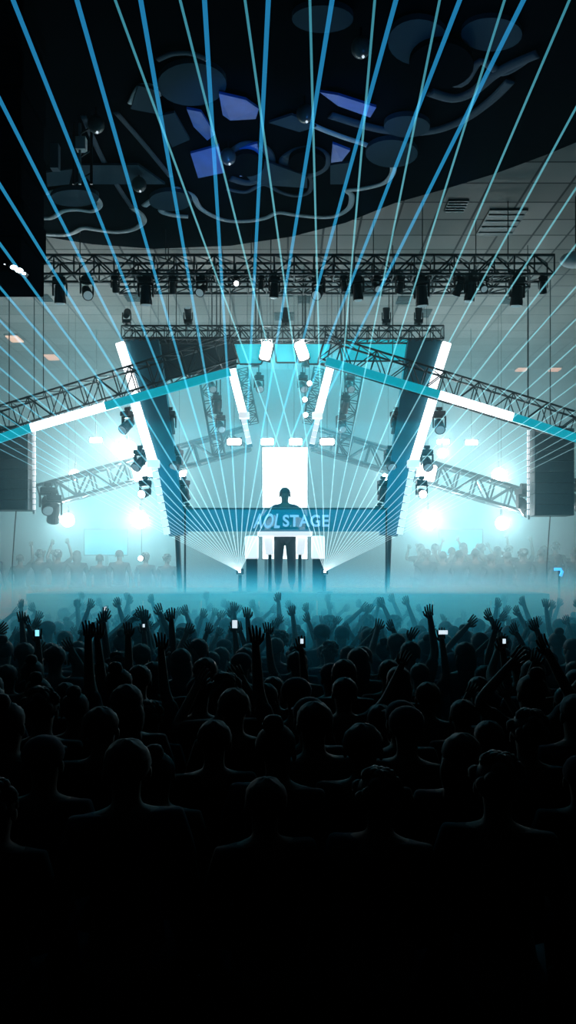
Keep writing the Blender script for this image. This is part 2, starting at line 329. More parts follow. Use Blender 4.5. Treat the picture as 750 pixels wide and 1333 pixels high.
strip('roof_light_strip', [((424, 470), (572, 514), 'teal', 'teal_segment'), ((572, 514), (668, 543), 'tube', 'white_segment'), ((668, 543), (780, 580), 'teal', 'teal_segment')], GY - 0.06, 0.15, 'light strip under the right roof slope, white from the pillar outward then teal')
# leaning pillars with LED tubes
def pillar(mir, word):
    X = (lambda x: x) if not mir else (lambda x: 738 - x)
    Y = 14.45
    t = thing('leaning_pillar', f'dark blue slanting pillar at the {word} of the stage, edged with white tubes', 'pillar', P(X(230), 696, Y))
    MB().prism([P(X(163), 441, Y), P(X(206), 441, Y), P(X(243), 696, Y), P(X(220), 698, Y)], (0, 0.25, 0)).build('shaft', M['pillar'], t)
    tb = MB().bar(P(X(156), 446, Y - .06), P(X(177), 512, Y - .06), 0.17, 0.1); tb.build('upper_tube', M['tube'], t, bevel=0.02)
    MB().bar(P(X(174), 518, Y - .06), P(X(200), 604, Y - .06), 0.17, 0.1).build('middle_tube', M['tube'], t, bevel=0.02)
    k = MB()
    for i in range(9):
        a, b = i/9, (i + 0.85)/9; p0, p1 = P(X(200), 604, Y - .06), P(X(218), 697, Y - .06)
        k.bar(p0.lerp(p1, a), p0.lerp(p1, b), 0.11, 0.09)
    k.build('lower_pixel_tube', M['tubelo'], t)
    MB().box(P(X(200), 604, Y - .05), (0.22, 0.16, 0.14)).build('joint_bracket', M['tubelo'], t, bevel=0.01)  # bracket made to glow like the tube so it looks backlit
    tube = MB(); tube.tube(P(X(231), 697, Y + .12), (P(X(233), 697, Y).x, Y + .12, DZ), 0.05); tube.build('foot_post', M['black'], t)
    # fixtures on arms of both sides
    spec = [(166, 532, 1, 1.0, 'hung outside', 'top'), (221, 532, 0, 1.0, 'hung inside', 'top'), (182, 582, 1, .95, 'hung outside', 'middle'), (230, 582, 1, .95, 'hung inside', 'middle'), (189, 622, 2, .9, 'hung outside', 'lower'), (239, 622, 3, .9, 'hung inside', 'lower'), (244, 656, 1, .8, 'hung inside', 'lowest')]
    arms = MB()
    for x, y, kk, s, sd, hgt in spec:
        e = Vector(P(X(x), y, Y + 0.1)); c = 200 + (y - 532)*0.24
        arms.bar(P(X(c), y, Y + 0.1), e, 0.03, 0.03)
        place_head(X(x), y, Y + 0.1, kk, f'black moving head lamp {sd} the {word} pillar, {hgt} of its side', 'moving head lamps beside the pillars', s*1.1, random.uniform(-.6, .6))
    arms.build('lamp_arms', M['ptruss'], t)
    return t
pillar(False, 'left'); pillar(True, 'right')
# header fabrics
t = thing('header_drape', 'dark cloth panel below the header truss at the left of the gable', 'drape', P(166, 441, 14.9))
MB().prism([P(166, 441, 14.9), P(308, 441, 14.9), P(308, 478, 14.9), P(180, 500, 14.9)], (0, 0.05, 0)).build('cloth', M['fabric'], t)
MB().tube(P(163, 440, 14.92), P(310, 440, 14.92), 0.025).build('top_batten', M['black'], t); hanger(t, P(170, 440, 14.92)); hanger(t, P(300, 440, 14.92))
def glow_panel(pts, Y, label, m='panelglow'):
    t = thing('backlit_panel', label, 'panel', P(*pts[0], Y))
    MB().prism([P(*p, Y) for p in pts], (0, 0.05, 0)).build('face', M[m], t)
    q = [P(*p, Y - 0.01) for p in pts]; fr = MB()
    hanger(t, q[0] + Vector((0,.03,-.03))); hanger(t, q[1] + Vector((0,.03,-.03)))
    for i in range(len(q)): fr.tube(q[i], q[(i+1) % len(q)], 0.018, n=5)
    fr.build('rim', M['truss'], t); return t
glow_panel([(303,445),(352,445),(340,474),(312,474)], 14.9, 'bright teal panel at the gable peak, left of the two white flares')
glow_panel([(356,445),(388,445),(386,472),(360,472)], 14.9, 'teal panel at the gable peak between the two white flares')
glow_panel([(396,445),(432,445),(424,474),(402,474)], 14.9, 'bright teal panel at the gable peak, right of the two white flares')
glow_panel([(440,441),(556,441),(546,470),(446,470)], 14.9, 'long teal panel under the header truss at right, behind the roof slope')
def flare(pts, label):
    t = thing('flood_light', label, 'stage light', P(*pts[0], 14.6)); n = []
    a, b = P(*pts[0], 14.6), P(*pts[1], 14.6)
    MB().bar(a, b, 0.20, 0.12).build('lit_face', M['glare'], t, bevel=0.05)
    MB().bar(a + Vector((0,.12,0)), b + Vector((0,.12,0)), 0.24, 0.1).build('housing', M['black'], t, bevel=0.02)
    MB().tube(a + Vector((0,.12,-.02)), a + Vector((0,.12,.22)), 0.02).build('mounting_post', M['black'], t)
    lamp('POINT', (a + b)/2 + Vector((0,-.12,0)), 6, WHITE, size=0.08, parent=t)
flare([(349,445),(344,468)], 'white flaring flood lamp at the gable peak, the left one of the pair')
flare([(389,445),(397,468)], 'white flaring flood lamp at the gable peak, the right one of the pair')
# inner tubes and dark lattice towers in the house
def inner(mir, word):
    X = (lambda x: x) if not mir else (lambda x: 731 - x)
    t = thing('inner_light_mast', f'slanting white tube mast inside the gable, {word} of the centre screen', 'light mast', P(X(325), 578, 15.2))
    MB().bar(P(X(299), 470, 15.2), P(X(317), 541, 15.2), 0.16, 0.1).build('upper_tube', M['tube'], t, bevel=0.02)
    k = MB(); p0, p1 = P(X(317), 545, 15.2), P(X(325), 579, 15.2)
    for i in range(4): k.bar(p0.lerp(p1, i/4), p0.lerp(p1, (i+.85)/4), 0.10, 0.08)
    k.build('lower_pixel_tube', M['tubelo'], t)
    hanger(t, P(X(299), 472, 15.2))
    MB().box(P(X(318), 541, 15.17), (0.2, 0.14, 0.12)).build('joint_bracket', M['tubelo'], t, bevel=0.01)  # bracket glows too, standing in for light from behind
    MB().bar(P(X(295), 470, 15.36), P(X(326), 582, 15.36), 0.1, 0.1).build('back_post', M['pillar'], t)
    for x0, x1, ww, lab in ((272, 292, 0.24, 'outer'), (322, 336, 0.20, 'inner')):
        truss('lattice_tower', P(X(x0), 478, 15.7), P(X(x1), 590 if lab == 'outer' else 548, 15.7), ww, f'{lab} of the two dark lattice towers hanging {word} of the centre, in haze', BL, 0.24, 8, r=0.018)
    for x, y, kk, l in ((276, 486, 1, 'top'), (282, 512, 3, 'second'), (287, 538, 1, 'third'), (333, 452, 0, 'inner top'), (337, 486, 1, 'inner middle')):
        q = place_head(X(x), y, 15.5, kk, f'black lamp on the {word} hanging towers, {l} position', 'lamps on the hanging towers', 0.9, 0.3)
        MB().tube((0, 0, .02), (0, 0, (CEIL - q.location.z + .03)/.9), .014, n=6).build('hanging_cable', M['black'], None).parent = q
    a = thing('wall_washer', f'small white glaring washer lamp at the {word} tower foot beside the screen', 'stage light', P(X(305), 575, 15.4))
    MB().box(P(X(305), 575, 15.4), (0.28, 0.06, 0.12)).build('lit_face', M['glare'], a, bevel=0.03)
    MB().box(P(X(305), 575, 15.48), (0.32, 0.08, 0.17)).build('housing', M['black'], a, bevel=0.01)
    hanger(a, P(X(305), 575, 15.48))
    lamp('POINT', P(X(305), 575, 15.25), 4, WHITE, size=0.05, parent=a)
    b = thing('screen_top_lamp', f'white rectangular lamp on the top {word} corner of the centre screen', 'stage light', P(X(348), 574, 15.9))
    MB().box(P(X(348)+(2 if mir else 0), 575, 15.9), (0.26, 0.06, 0.13)).build('lit_face', M['glare'], b, bevel=0.03)
    MB().box(P(X(348)+(2 if mir else 0), 575, 15.96), (0.28, 0.06, 0.15)).build('housing', M['black'], b); hanger(b, P(X(348), 575, 15.96))
    lamp('POINT', P(X(348), 575, 15.7), 4, WHITE, size=0.05, parent=b)
inner(False, 'left'); inner(True, 'right')
# rear sloping trusses in the haze
PT = M['truss']
truss('rear_truss', P(48, 632, 16.6), P(318, 556, 16.6), 0.46, 'hazy lattice truss sloping up behind the left pillar to the screen', PT, 0.35, 12, r=0.038)
truss('rear_truss', P(414, 556, 16.6), P(692, 640, 16.6), 0.46, 'hazy lattice truss sloping down behind the right pillar to the speaker array', PT, 0.35, 12, r=0.038)
for s, (x0, x1), word in ((0, (196, 150), 'left'), (1, (545, 590), 'right')):
    t = thing('truss_end_light', f'glaring white box lamp on the rear truss outside the {word} pillar', 'stage light', P(x0, 610, 16.5))
    MB().bar(P(x0 - 2 if s else x0 + 2, 612 if s else 611, 16.45), P((x0 + x1)/2, 617, 16.45), 0.36, 0.1).build('lit_face', M['tube'], t, bevel=0.04)
    MB().bar(P(x0, 611, 16.53), P((x0 + x1)/2, 618, 16.53), 0.4, 0.06).build('housing', M['black'], t); hanger(t, P(x0, 611, 16.53))
# centre screen
t = thing('led_screen', 'tall blank white glowing screen in the middle of the stage behind the performer', 'screen', P(371, 727, 16.1))
MB().box(P(371, 655, 16.1), (0.94, 0.05, 2.34)).build('display', M['screen'], t)
MB().box(P(371, 655, 16.16), (0.98, 0.07, 2.38)).build('frame', M['black'], t)
for s in (-1, 1): MB().box((P(371, 0, 16.1).x + s*0.4, 16.2, (DZ + P(371, 727, 16.1).z)/2), (0.06, 0.06, P(371, 727, 16.1).z - DZ + 0.1)).build('leg', M['black'], t)
lamp('AREA', P(371, 620, 15.95), 14, WHITE, P(371, 640, 10), 0.9, name='screen_light', parent=t, sizey=1.3)
# banner with lettering in front
t = thing('stage_banner', 'long see-through teal banner with pale capitals hung across the stage', 'banner', P(372, 663, 13.5))
MB().box(P(372, 677, 13.5), (3.60, 0.015, 0.40)).build('mesh_cloth', M['scrim'], t)
MB().tube(P(239, 662, 13.5), P(505, 662, 13.5), 0.015).build('top_rail', M['truss'], t)
for x in (241, 503):
    MB().tube(P(x, 662, 13.5), (P(x, 0, 13.5).x, 13.5, DZ), 0.018).build('post', M['truss'], t)
def letters(txt, px, py, Y, size, shear=0.0, sx=1.0):
    cu = bpy.data.curves.new('lettering', 'FONT'); cu.body = txt; cu.size = size; cu.extrude = 0.006; cu.offset = 0.008; cu.shear = shear; cu.align_x = 'LEFT'; cu.space_character = 1.12
    q = bpy.data.objects.new('q', cu); C.objects.link(q); me = bpy.data.meshes.new_from_object(q.evaluated_get(bpy.context.evaluated_depsgraph_get())); bpy.data.objects.remove(q); bpy.data.curves.remove(cu)
    me.materials.clear(); me.materials.append(M['letters']); o = bpy.data.objects.new('lettering', me); C.objects.link(o)
    o.rotation_euler = (R(90), 0, 0); o.scale.x = sx; o.parent = t; o.location = P(px, py, Y) - wloc(t); return o
letters('AOL', 330, 687, 13.48, 0.35, 0.3, 0.62); letters('STAGE', 368, 685, 13.48, 0.28, 0, 0.90)
# booth table
t = thing('booth_table', 'white glowing performer table with two splayed legs on the stage', 'table', P(371, 727, 13.8))
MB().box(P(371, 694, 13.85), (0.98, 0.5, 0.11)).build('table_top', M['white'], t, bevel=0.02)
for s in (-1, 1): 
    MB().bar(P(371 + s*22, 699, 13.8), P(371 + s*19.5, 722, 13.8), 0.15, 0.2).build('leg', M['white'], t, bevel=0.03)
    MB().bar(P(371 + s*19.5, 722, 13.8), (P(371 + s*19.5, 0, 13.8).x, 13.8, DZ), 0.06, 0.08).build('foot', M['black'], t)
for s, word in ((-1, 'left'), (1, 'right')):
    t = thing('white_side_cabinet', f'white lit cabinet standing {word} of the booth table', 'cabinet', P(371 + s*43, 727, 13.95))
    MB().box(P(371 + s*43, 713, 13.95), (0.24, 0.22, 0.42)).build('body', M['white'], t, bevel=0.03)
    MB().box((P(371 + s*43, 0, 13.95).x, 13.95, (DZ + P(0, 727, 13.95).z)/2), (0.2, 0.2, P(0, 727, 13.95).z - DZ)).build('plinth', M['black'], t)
# mixer on the table
t = thing('mixing_console', 'small dark mixing console on the white table before the performer', 'console', P(371, 690, 13.8))
MB().box(P(371, 689, 13.85) + Vector((0,0,.01)), (0.5, 0.3, 0.05)).build('case', M['black'], t, bevel=0.01)
for i in range(6): MB().tube(P(371, 687, 13.8) + Vector((-.2 + .08*i, 0, .0)), P(371, 687, 13.8) + Vector((-.2 + .08*i, 0, .035)), 0.014).build('knob', M['chrome'], t)
# blinders glaring through the haze
bl = [(165, 587, 17.0, .24, 150, 'biggest glare, upper left beside the left pillar'), (182, 677, 17.0, .19, 110, 'low and round, just left of the left pillar foot'), (88, 677, 17.0, .15, 70, 'low, at the far left under the rear truss'), (97, 618, 17.6, .12, 40, 'small and upright, above the far end of the left rear truss'),
      (233, 614, 17.2, .17, 30, 'inside the left pillar at rear truss height'), (506, 622, 17.2, .14, 30, 'inside the right pillar at rear truss height'), (558, 677, 17.0, .21, 130, 'low and round, just right of the right pillar foot'), (654, 681, 17.0, .15, 70, 'low, under the far end of the right rear truss'), (650, 619, 17.6, .17, 80, 'above the right rear truss near the speaker array'),
      (576, 590, 18.5, .12, 60, 'high, right beside the right pillar')]
bg_proto = None
def blinder(x, y, Y, r, pw, l):
    t = thing('blinder_light', 'white glaring audience blinder, ' + l, 'stage light', P(x, y, Y), 'white audience blinders')
    p = P(x, y, Y); MB().tube(p + Vector((0,-.03,0)), p, r*0.85, r, 20).build('bulb_face', M['glare'], t)
    MB().tube(p, p + Vector((0,.2,0)), r*1.12, r*0.7, 20).build('housing', M['black'], t)
    MB().box(p + Vector((0,.08,r+.08)), (.04,.04,.2)).build('bracket', M['black'], t); hanger(t, p + Vector((0,.08,r)))
    lamp('POINT', p + Vector((0,-.12,0)), pw*1.6, WHITE, size=0.06, parent=t)
for b in bl: blinder(*b)
for x, y, l in ((125, 573, 'in the haze above the left rear truss'), (577, 575, 'just right of the right pillar above the rear truss'), (614, 576, 'second right of the right pillar above the rear truss')):
    t = thing('panel_light', 'small white rectangular lamp ' + l, 'stage light', P(x, y, 19), 'small rectangular lamps')
    MB().box(P(x, y, 19), (0.30, 0.06, 0.12)).build('lit_face', M['glare'], t, bevel=0.04)
    MB().box(P(x, y, 19.07), (0.34, 0.08, 0.16)).build('housing', M['black'], t); MB().tube(P(x, y, 19.07), (P(x, y, 19).x, 19.07, CEIL), 0.012).build('drop_rod', M['black'], t)
    lamp('POINT', P(x, y, 18.85), 22, WHITE, size=0.05, parent=t)
for x0, x1, l in ((110, 166, 'left'), (573, 627, 'right')):
    t = thing('side_screen', f'blurred teal side screen low behind the haze on the {l}', 'screen', P((x0+x1)/2, 728, 20.5))
    MB().box(P((x0+x1)/2, 706, 20.5), (1.12, 0.06, 0.66)).build('display', M['tealscreen'], t); MB().box(P((x0+x1)/2, 706, 20.56), (1.18, 0.08, 0.72)).build('frame', M['black'], t)
    MB().tube((P((x0+x1)/2, 0, 20.5).x, 20.6, 0), (P((x0+x1)/2, 0, 20.5).x, 20.6, 2.8), 0.05).build('stand', M['black'], t)
# tiny spots in the centre, two with visible shafts
for x, y, l, sh in ((398, 540, 'lowest of three tiny spots above the screen', 1), (397, 520, 'middle of three tiny spots above the screen', 1), (403, 499, 'highest of three tiny spots above the screen', 0), (205, 498, 'inside the left roof slope above the pillar', 0), (216, 553, 'beside the inner edge of the left pillar', 0), (183, 727, 'low beside the left stage edge, throwing a shaft upward', 2)):
    p = P(x, y, 15.0); t = thing('pin_spot', 'tiny white pin spot, ' + l, 'stage light', p, 'tiny pin spots')
    MB().ball(p, 0.045).build('bulb', M['glare'], t, smooth=True); MB().tube(p + Vector((0,.03,0)), p + Vector((0,.16,0)), 0.05).build('can', M['black'], t)
    hanger(t, p + Vector((0,.1,0)))
    if sh: lamp('SPOT', p + Vector((0,-.06,0)), 260 if sh == 1 else 160, WHITE, P(355 if sh == 1 else 200, 470 if sh == 1 else 640, 14.9), 0.02, 9, 0.6, parent=t)
# speaker arrays at the sides
def array(x0, x1, ytop, ybot, Y, label, inner_x, word):
    t = thing('line_array_speaker', label, 'speaker', P((x0+x1)/2, ybot, Y)); n = 8
    for i in range(n):
        ya, yb = ytop + (ybot - ytop)*i/n, ytop + (ybot - ytop)*(i+1)/n; c = P((x0+x1)/2, (ya+yb)/2, Y)
        cb = MB().box(c, ((x1-x0)*Y/F, 0.5, (yb-ya)*Y/F*0.985)).build('speaker_cabinet', M['pa'], t, bevel=0.012)
        MB().box(c + Vector((0,-.252,0)), ((x1-x0)*Y/F*0.9, 0.01, (yb-ya)*Y/F*0.8)).build('grille', M['pa'], cb)
    MB().box(P((x0+x1)/2, ytop - 2, Y), ((x1-x0)*Y/F*0.7, 0.3, 0.06)).build('rigging_bar', M['black'], t)
    MB().tube(P((x0+x1)/2, ytop - 2, Y), (P((x0+x1)/2, 0, Y).x, Y, CEIL), 0.012).build('hanging_cable', M['black'], t)
    t2 = thing('tower_light_strip', f'thin pale vertical light strip along the inner edge of the {word} speaker array', 'light strip', P(inner_x, ybot, Y - .1)); k = MB()
    for i in range(14):
        ya = ytop + (ybot - ytop)*i/14; k.bar(P(inner_x, ya, Y - .1), P(inner_x, ya + (ybot - ytop)/14*0.8, Y - .1), 0.045, 0.04)
    k.build('led_row', M['tubelo'], t2)
    MB().tube(P(inner_x, ytop - 6, Y - .04), P(inner_x, ybot + 4, Y - .04), 0.03).build('rail', M['ptruss'], t2)
    MB().tube(P(inner_x, ytop - 6, Y - .04), (P(inner_x, 0, Y-.04).x, Y-.04, CEIL), 0.01).build('hanging_cable', M['black'], t2)
array(-18, 42, 560, 665, 15.6, 'dark rectangular speaker array hanging at the far left edge of the stage', 44.5, 'left')
array(691, 742, 560, 672, 15.6, 'dark rectangular speaker array hanging right of the stage', 688, 'right')
for x, yy, k, w_ in ((62, 630, 1, 'left'), (70, 640, 3, 'left'), (682, 632, 1, 'right'), (748, 625, 1, 'right')):
    place_head(x, yy, 16.2, k, f'dark hazy lamp at the outer {w_} truss end by the speaker array' + (', the lower one' if yy == 640 else ', outside the array' if x == 748 else ''), 'lamps at the outer truss ends', 1.5, .4)
for x, l in ((19, 'left'), (715, 'right')):
    tag(MB().path([P(x + 2, 665, 15.5), P(x, 690, 15.5), P(x - 3, 735, 15.5)] + [(P(x - 3, 0, 15.5).x, 15.5, 0.0)], 0.012).build('speaker_cable', M['black']), f'thin dark cable dropping below the {l} speaker array', 'cable')

# ------------------------------------------------------------------ laser fans: uniform fans from two projectors on the deck edge
def laser(px, xs, Ye, label, bm_='beam', ra=.0045, rb=.0105):
    A = P(px, 744, 13.4); t = thing('laser_projector', label, 'laser', (A.x, A.y, DZ), None)
    MB().box((A.x, A.y + .14, A.z), (0.12, 0.24, 0.10)).build('housing', M['black'], t, bevel=0.01)
    MB().box((A.x, A.y + .12, DZ + .015), (0.26, 0.26, 0.03)).tube((A.x, A.y + .12, DZ), (A.x, A.y + .12, A.z - .06), 0.03).build('stand', M['black'], t)
    MB().tube((A.x, A.y, A.z), (A.x, A.y + .02, A.z), 0.018, n=12).build('aperture', M['glare'], t)
    for x in xs:
        E = P(x, 0, Ye); d = E - A
        q = 1.12
        # stop where the beam has left the hall's width or passed well above the camera
        hw = 8.9; 
        if abs(A.x + d.x*q) > hw: q = (hw - abs(A.x)*(1 if (A.x > 0) == (d.x > 0) else -1)) / abs(d.x)
        segs = 10; b = MB(); z = d.normalized(); X_ = z.orthogonal().normalized(); Y_ = z.cross(X_); n = 8; vs_ = []; run = []
        for i in range(segs + 1):
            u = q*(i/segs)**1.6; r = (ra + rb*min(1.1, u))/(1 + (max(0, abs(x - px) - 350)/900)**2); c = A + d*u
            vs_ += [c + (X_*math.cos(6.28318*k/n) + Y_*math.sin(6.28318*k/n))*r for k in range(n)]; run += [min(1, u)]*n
        fs = [(i*n+k, i*n+(k+1)%n, (i+1)*n+(k+1)%n, (i+1)*n+k) for i in range(segs) for k in range(n)]
        b.add(vs_, fs, run); b.build('laser_beam', M[bm_], t, smooth=True, run=True)
    return t
laser(312, [17 + 83.1*k for k in range(-14, 9)], 4.6, 'laser projector at the left apex of the stage edge, throwing a fan of cyan beams')
laser(423, [150 + 84.5*k for k in range(0, 22)], 7.0, 'laser projector at the right apex of the stage edge, throwing a thinner fan of beams', 'beam2', .0042, .0085)

# ------------------------------------------------------------------ ceiling sculpture
SZ = CEIL - 0.45
def S(px, py, z=SZ):       # point on the horizontal plane z seen at px, py
    Y = (z - H)*F/(CY - py); return Vector(((px - CX)*Y/F, Y, z))
sc_ = thing('ceiling_sculpture', 'huge dark rounded ceiling sculpture with swirling bands and blue lit facets', 'ceiling sculpture', (0, 9, SZ))
out = [(-60,-60),(-60,250),(44,306),(120,318),(200,324),(300,320),(380,308),(450,290),(515,264),(580,246),(645,226),(710,202),(800,165),(800,-60)]  # right edge widened beyond the sculpture to darken the dim ceiling there
MB().prism([S(x, y) for x, y in out], (0, 0, CEIL - SZ)).build('canopy', M['canopy'], sc_)
def band(pts, wpx, m, z=SZ - 0.04, nm='swirl_band', closed=False):
    # smooth through the points, width in metres
    P_ = [S(x, y, z) for x, y in pts]; o = []
    if closed: P_ = P_[-1:] + P_ + P_[:2]
    else: P_ = [P_[0]] + P_ + [P_[-1]]
    for i in range(1, len(P_) - 2):
        p0, p1, p2, p3 = P_[i-1:i+3]
        for k in range(6):
            u = k/6; o.append(0.5*((2*p1) + (p2-p0)*u + (2*p0-5*p1+4*p2-p3)*u*u + (3*p1-p0-3*p2+p3)*u**3))
    o.append(P_[-2]); MB().path(o, wpx*0.75, 8, 0.35).build(nm, M[m], sc_, smooth=True)
band([(44,304),(80,306),(95,303),(108,297),(125,299),(150,302),(172,299),(186,290),(184,280),(172,270)], .07, 'band')
band([(44,283),(66,284),(82,275),(100,273),(120,275),(130,267),(122,255),(100,248),(78,248),(60,252)], .06, 'band')
band([(188,268),(196,262),(215,250),(232,246),(226,262),(210,274),(225,280),(245,282)], .07, 'band')
band([(232,248),(250,254),(262,272),(290,286),(320,288),(345,284),(362,277),(385,280),(420,283),(440,280),(455,270),(458,255),(452,248),(470,246),(500,238),(512,222),(505,205),(480,190),(445,178),(412,165),(385,150)], .06, 'band')
band([(295,246),(320,250),(343,240),(365,250),(385,255),(402,250),(406,235),(395,222)], .05, 'bandd')
band([(372,205),(390,195),(412,195),(424,205),(420,220),(400,228),(378,225),(370,215)], .09, 'bandd', closed=True)
band([(300,200),(318,188),(340,190),(352,205),(348,225),(325,238),(300,232)], .09, 'bandd')
band([(560,120),(590,128),(615,120),(640,100),(665,85),(700,70)], .10, 'bandd')
band([(560,95),(600,110),(625,80),(655,95),(690,75)], .07, 'bandd')
band([(430,150),(480,165),(520,172),(565,170),(605,155),(640,130),(665,105)], .09, 'bandd')
band([(205,78),(225,70),(250,70),(270,78)], .05, 'bandd')
band([(170,135),(182,113),(200,113),(206,125)], .05, 'band')
band([(108,150),(130,200),(155,245),(175,275)], .05, 'bandd')
band([(150,145),(185,185),(222,230)], .05, 'bandd')
def disc(cx, cy_, rx, ry, m, z=SZ - 0.10, nm='disc'):
    n = 24; MB().prism([S(cx + rx*math.cos(6.28318*i/n), cy_ + ry*math.sin(6.28318*i/n), z) for i in range(n)], (0,0,.06)).build(nm, M[m], sc_)
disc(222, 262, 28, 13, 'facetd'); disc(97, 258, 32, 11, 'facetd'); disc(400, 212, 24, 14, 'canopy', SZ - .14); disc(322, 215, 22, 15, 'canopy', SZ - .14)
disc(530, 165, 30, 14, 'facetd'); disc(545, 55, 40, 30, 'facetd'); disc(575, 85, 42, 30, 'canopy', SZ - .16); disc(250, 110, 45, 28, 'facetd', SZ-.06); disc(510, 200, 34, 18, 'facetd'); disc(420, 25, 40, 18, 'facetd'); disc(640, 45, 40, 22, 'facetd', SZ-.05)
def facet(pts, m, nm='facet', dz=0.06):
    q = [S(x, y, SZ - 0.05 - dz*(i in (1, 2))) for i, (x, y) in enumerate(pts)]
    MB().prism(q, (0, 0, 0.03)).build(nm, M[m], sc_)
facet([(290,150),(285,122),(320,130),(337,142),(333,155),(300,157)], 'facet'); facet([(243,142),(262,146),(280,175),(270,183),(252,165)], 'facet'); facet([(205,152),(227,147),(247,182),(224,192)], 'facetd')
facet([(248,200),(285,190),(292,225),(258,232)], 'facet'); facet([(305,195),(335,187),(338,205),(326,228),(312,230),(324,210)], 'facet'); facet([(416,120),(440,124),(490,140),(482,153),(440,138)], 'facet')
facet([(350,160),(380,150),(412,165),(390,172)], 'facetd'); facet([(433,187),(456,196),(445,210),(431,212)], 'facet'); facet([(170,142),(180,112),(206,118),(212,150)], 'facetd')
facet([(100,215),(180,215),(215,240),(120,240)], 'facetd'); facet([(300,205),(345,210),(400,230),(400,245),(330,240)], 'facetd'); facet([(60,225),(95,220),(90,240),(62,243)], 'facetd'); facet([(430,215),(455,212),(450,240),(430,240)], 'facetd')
for x, y, m_ in ((181,240,'globe'),(297,204,'globe'),(397,148,'globe'),(470,62,'globe'),(125,162,'globe')):
    p = S(x, y, SZ - 0.22); g = MB().ball(p, 0.10, 16, 12).build('globe_lamp', M[m_], sc_, smooth=True)
    MB().tube(p, p + Vector((0,0,.2)), 0.012).build('stem', M['black'], g); MB().ball(p + Vector((0.02,-.02,-.105)), 0.014).build('reflection_bead', M['glow'], g)  # glowing bead stands in for a glint on the globe
# unseen blue spots added below the sculpture to light its facets
lamp('SPOT', (-0.6, 8.0, 6.3), 30, BLUE, S(300, 150), 0.05, 60, 0.8, name='blue_fill'); lamp('SPOT', (-0.6, 9.2, 6.5), 30, BLUE, S(290, 215), 0.05, 60, 0.8, name='blue_fill')
lamp('SPOT', (0.9, 8.4, 6.3), 30, BLUE, S(450, 145), 0.05, 60, 0.8, name='blue_fill'); lamp('SPOT', (1.6, 7.0, 5.9), 14, BLUE, S(560, 80), 0.05, 100, 0.9, name='blue_fill')
# ceiling vents and small warm lamps
for i, (x, y, wd, dp, l) in enumerate(((594,268,.22,.3,'small, over the right side beside the sculpture'),(652,290,.42,.75,'largest, above the right truss end'),(550,374,.26,.35,'behind the boxy lamp on the right of the truss'),(526,391,.2,.35,'small, lower right of centre'),(551,408,.22,.4,'just above the right end of the header truss'),
      (665,391,.24,.3,'far right below the truss'),(175,388,.26,.3,'below the truss at left'),(370,380,.26,.4,'left one of the pair over the centre'),(396,390,.18,.3,'right one of the pair over the centre'),(478,377,.5,.6,'broad, right of centre'),(57,388,.2,.3,'faint, at the far left'),(370,412,.3,.4,'over the middle of the header truss'))):
    c = S(x, y, CEIL - 0.02); t = thing('ceiling_vent', 'dark square ceiling vent, ' + l, 'vent', c, 'ceiling vents')
    MB().box(c, (wd*1.5, dp*1.3, 0.035)).build('cover', M['black'], t)
    k = MB()
    for j in range(4): k.box(c + Vector((0, dp*(-.45 + .3*j), -.025)), (wd*1.4, .02, .02))
    k.build('grille', M['truss'], t)
for x, y, l in ((19, 441, 'far left, the longer one'), (67, 465, 'left, the fainter inner one'), (678, 482, 'right, the inner one'), (721, 482, 'far right')):
    c = S(x, y, CEIL - 0.05); t = thing('ceiling_lamp', 'small warm lamp on the hazy ceiling, ' + l, 'lamp', c, 'warm ceiling lamps')
    MB().box(c, (0.30, 0.5, 0.05)).build('diffuser', M['warm'], t, bevel=.01); MB().box(c + Vector((0,0,.03)), (.36, .56, .04)).build('frame', M['black'], t)
# hanging speaker mass and rigging, upper left
t = thing('hanging_speaker_stack', 'massive near-black stack of hanging speakers in the upper left corner', 'speaker', P(0, 372, 7.6))
for i in range(9):
    y0 = 372 - 46*(i+1); c = P(-8 + (3 if i % 2 else 0), y0 + 23, 7.6 ); wd = 0.78
    cb = MB().box(c, (wd, 0.7, 0.34)).build('speaker_cabinet', M['canopy'], t, bevel=0.02); MB().box(c + Vector((0,-.355,0)), (wd*.9, .01, .28)).build('grille', M['canopy'], cb)
MB().tube(P(-8, 0, 7.6), (P(-8, 0, 7.6).x, 7.6, SZ - .02), 0.02).build('hanging_cable', M['black'], t)
t = thing('sparkling_lamp', 'brilliant small cluster of white sparkling lamps at the lower edge of the dark speaker stack', 'lamp', P(22, 350, 7.1))
for x, y, r in ((18, 348, .024), (25, 352, .026), (31, 356, .014), (6, 344, .005)): MB().ball(P(x, y, 7.12), (r*1.4, r, r*.8)).build('bulb', M['rigspot'], t, smooth=True)
MB().bar(P(14, 345, 7.17), P(34, 359, 7.17), 0.05, 0.06).build('bracket', M['black'], t)
t = thing('rigging_tower', 'dark rigging tower with grey rails hanging beside the sculpture at upper left', 'rigging', P(100, 230, 9.0))
for x, m_ in ((96, 'black'), (104, 'ptruss'), (119, 'black')): MB().tube(P(x, 240, 9.4), P(x, -40 if x != 104 else 100, 9.4), 0.018).build('rail', M[m_], t)
k = MB()
for i in range(9): k.tube(P(96, 240 - 30*i, 9.4), P(119, 225 - 30*i, 9.4), 0.01)
k.build('bracing', M['truss'], t)
MB().box(P(72, 205, 9.4), (0.10, 0.1, 0.3)).build('clamp_box', M['bandd'], t)
MB().box(P(106, 188, 9.4), (0.12, 0.1, 0.15)).build('clamp_box', M['band'], t)
# right edge reflector
t = thing('round_reflector', 'pale curved lamp reflector cut by the right frame edge near the ceiling truss', 'lamp', P(748, 340, 12.2))
MB().ball(P(750, 338, 12.2), (0.26, 0.2, 0.12), 18, 10).build('shade', M['band'], t, smooth=True); MB().tube(P(750, 338, 12.2), (P(750,338,12.2).x, 12.2, CEIL), .015).build('stem', M['black'], t)

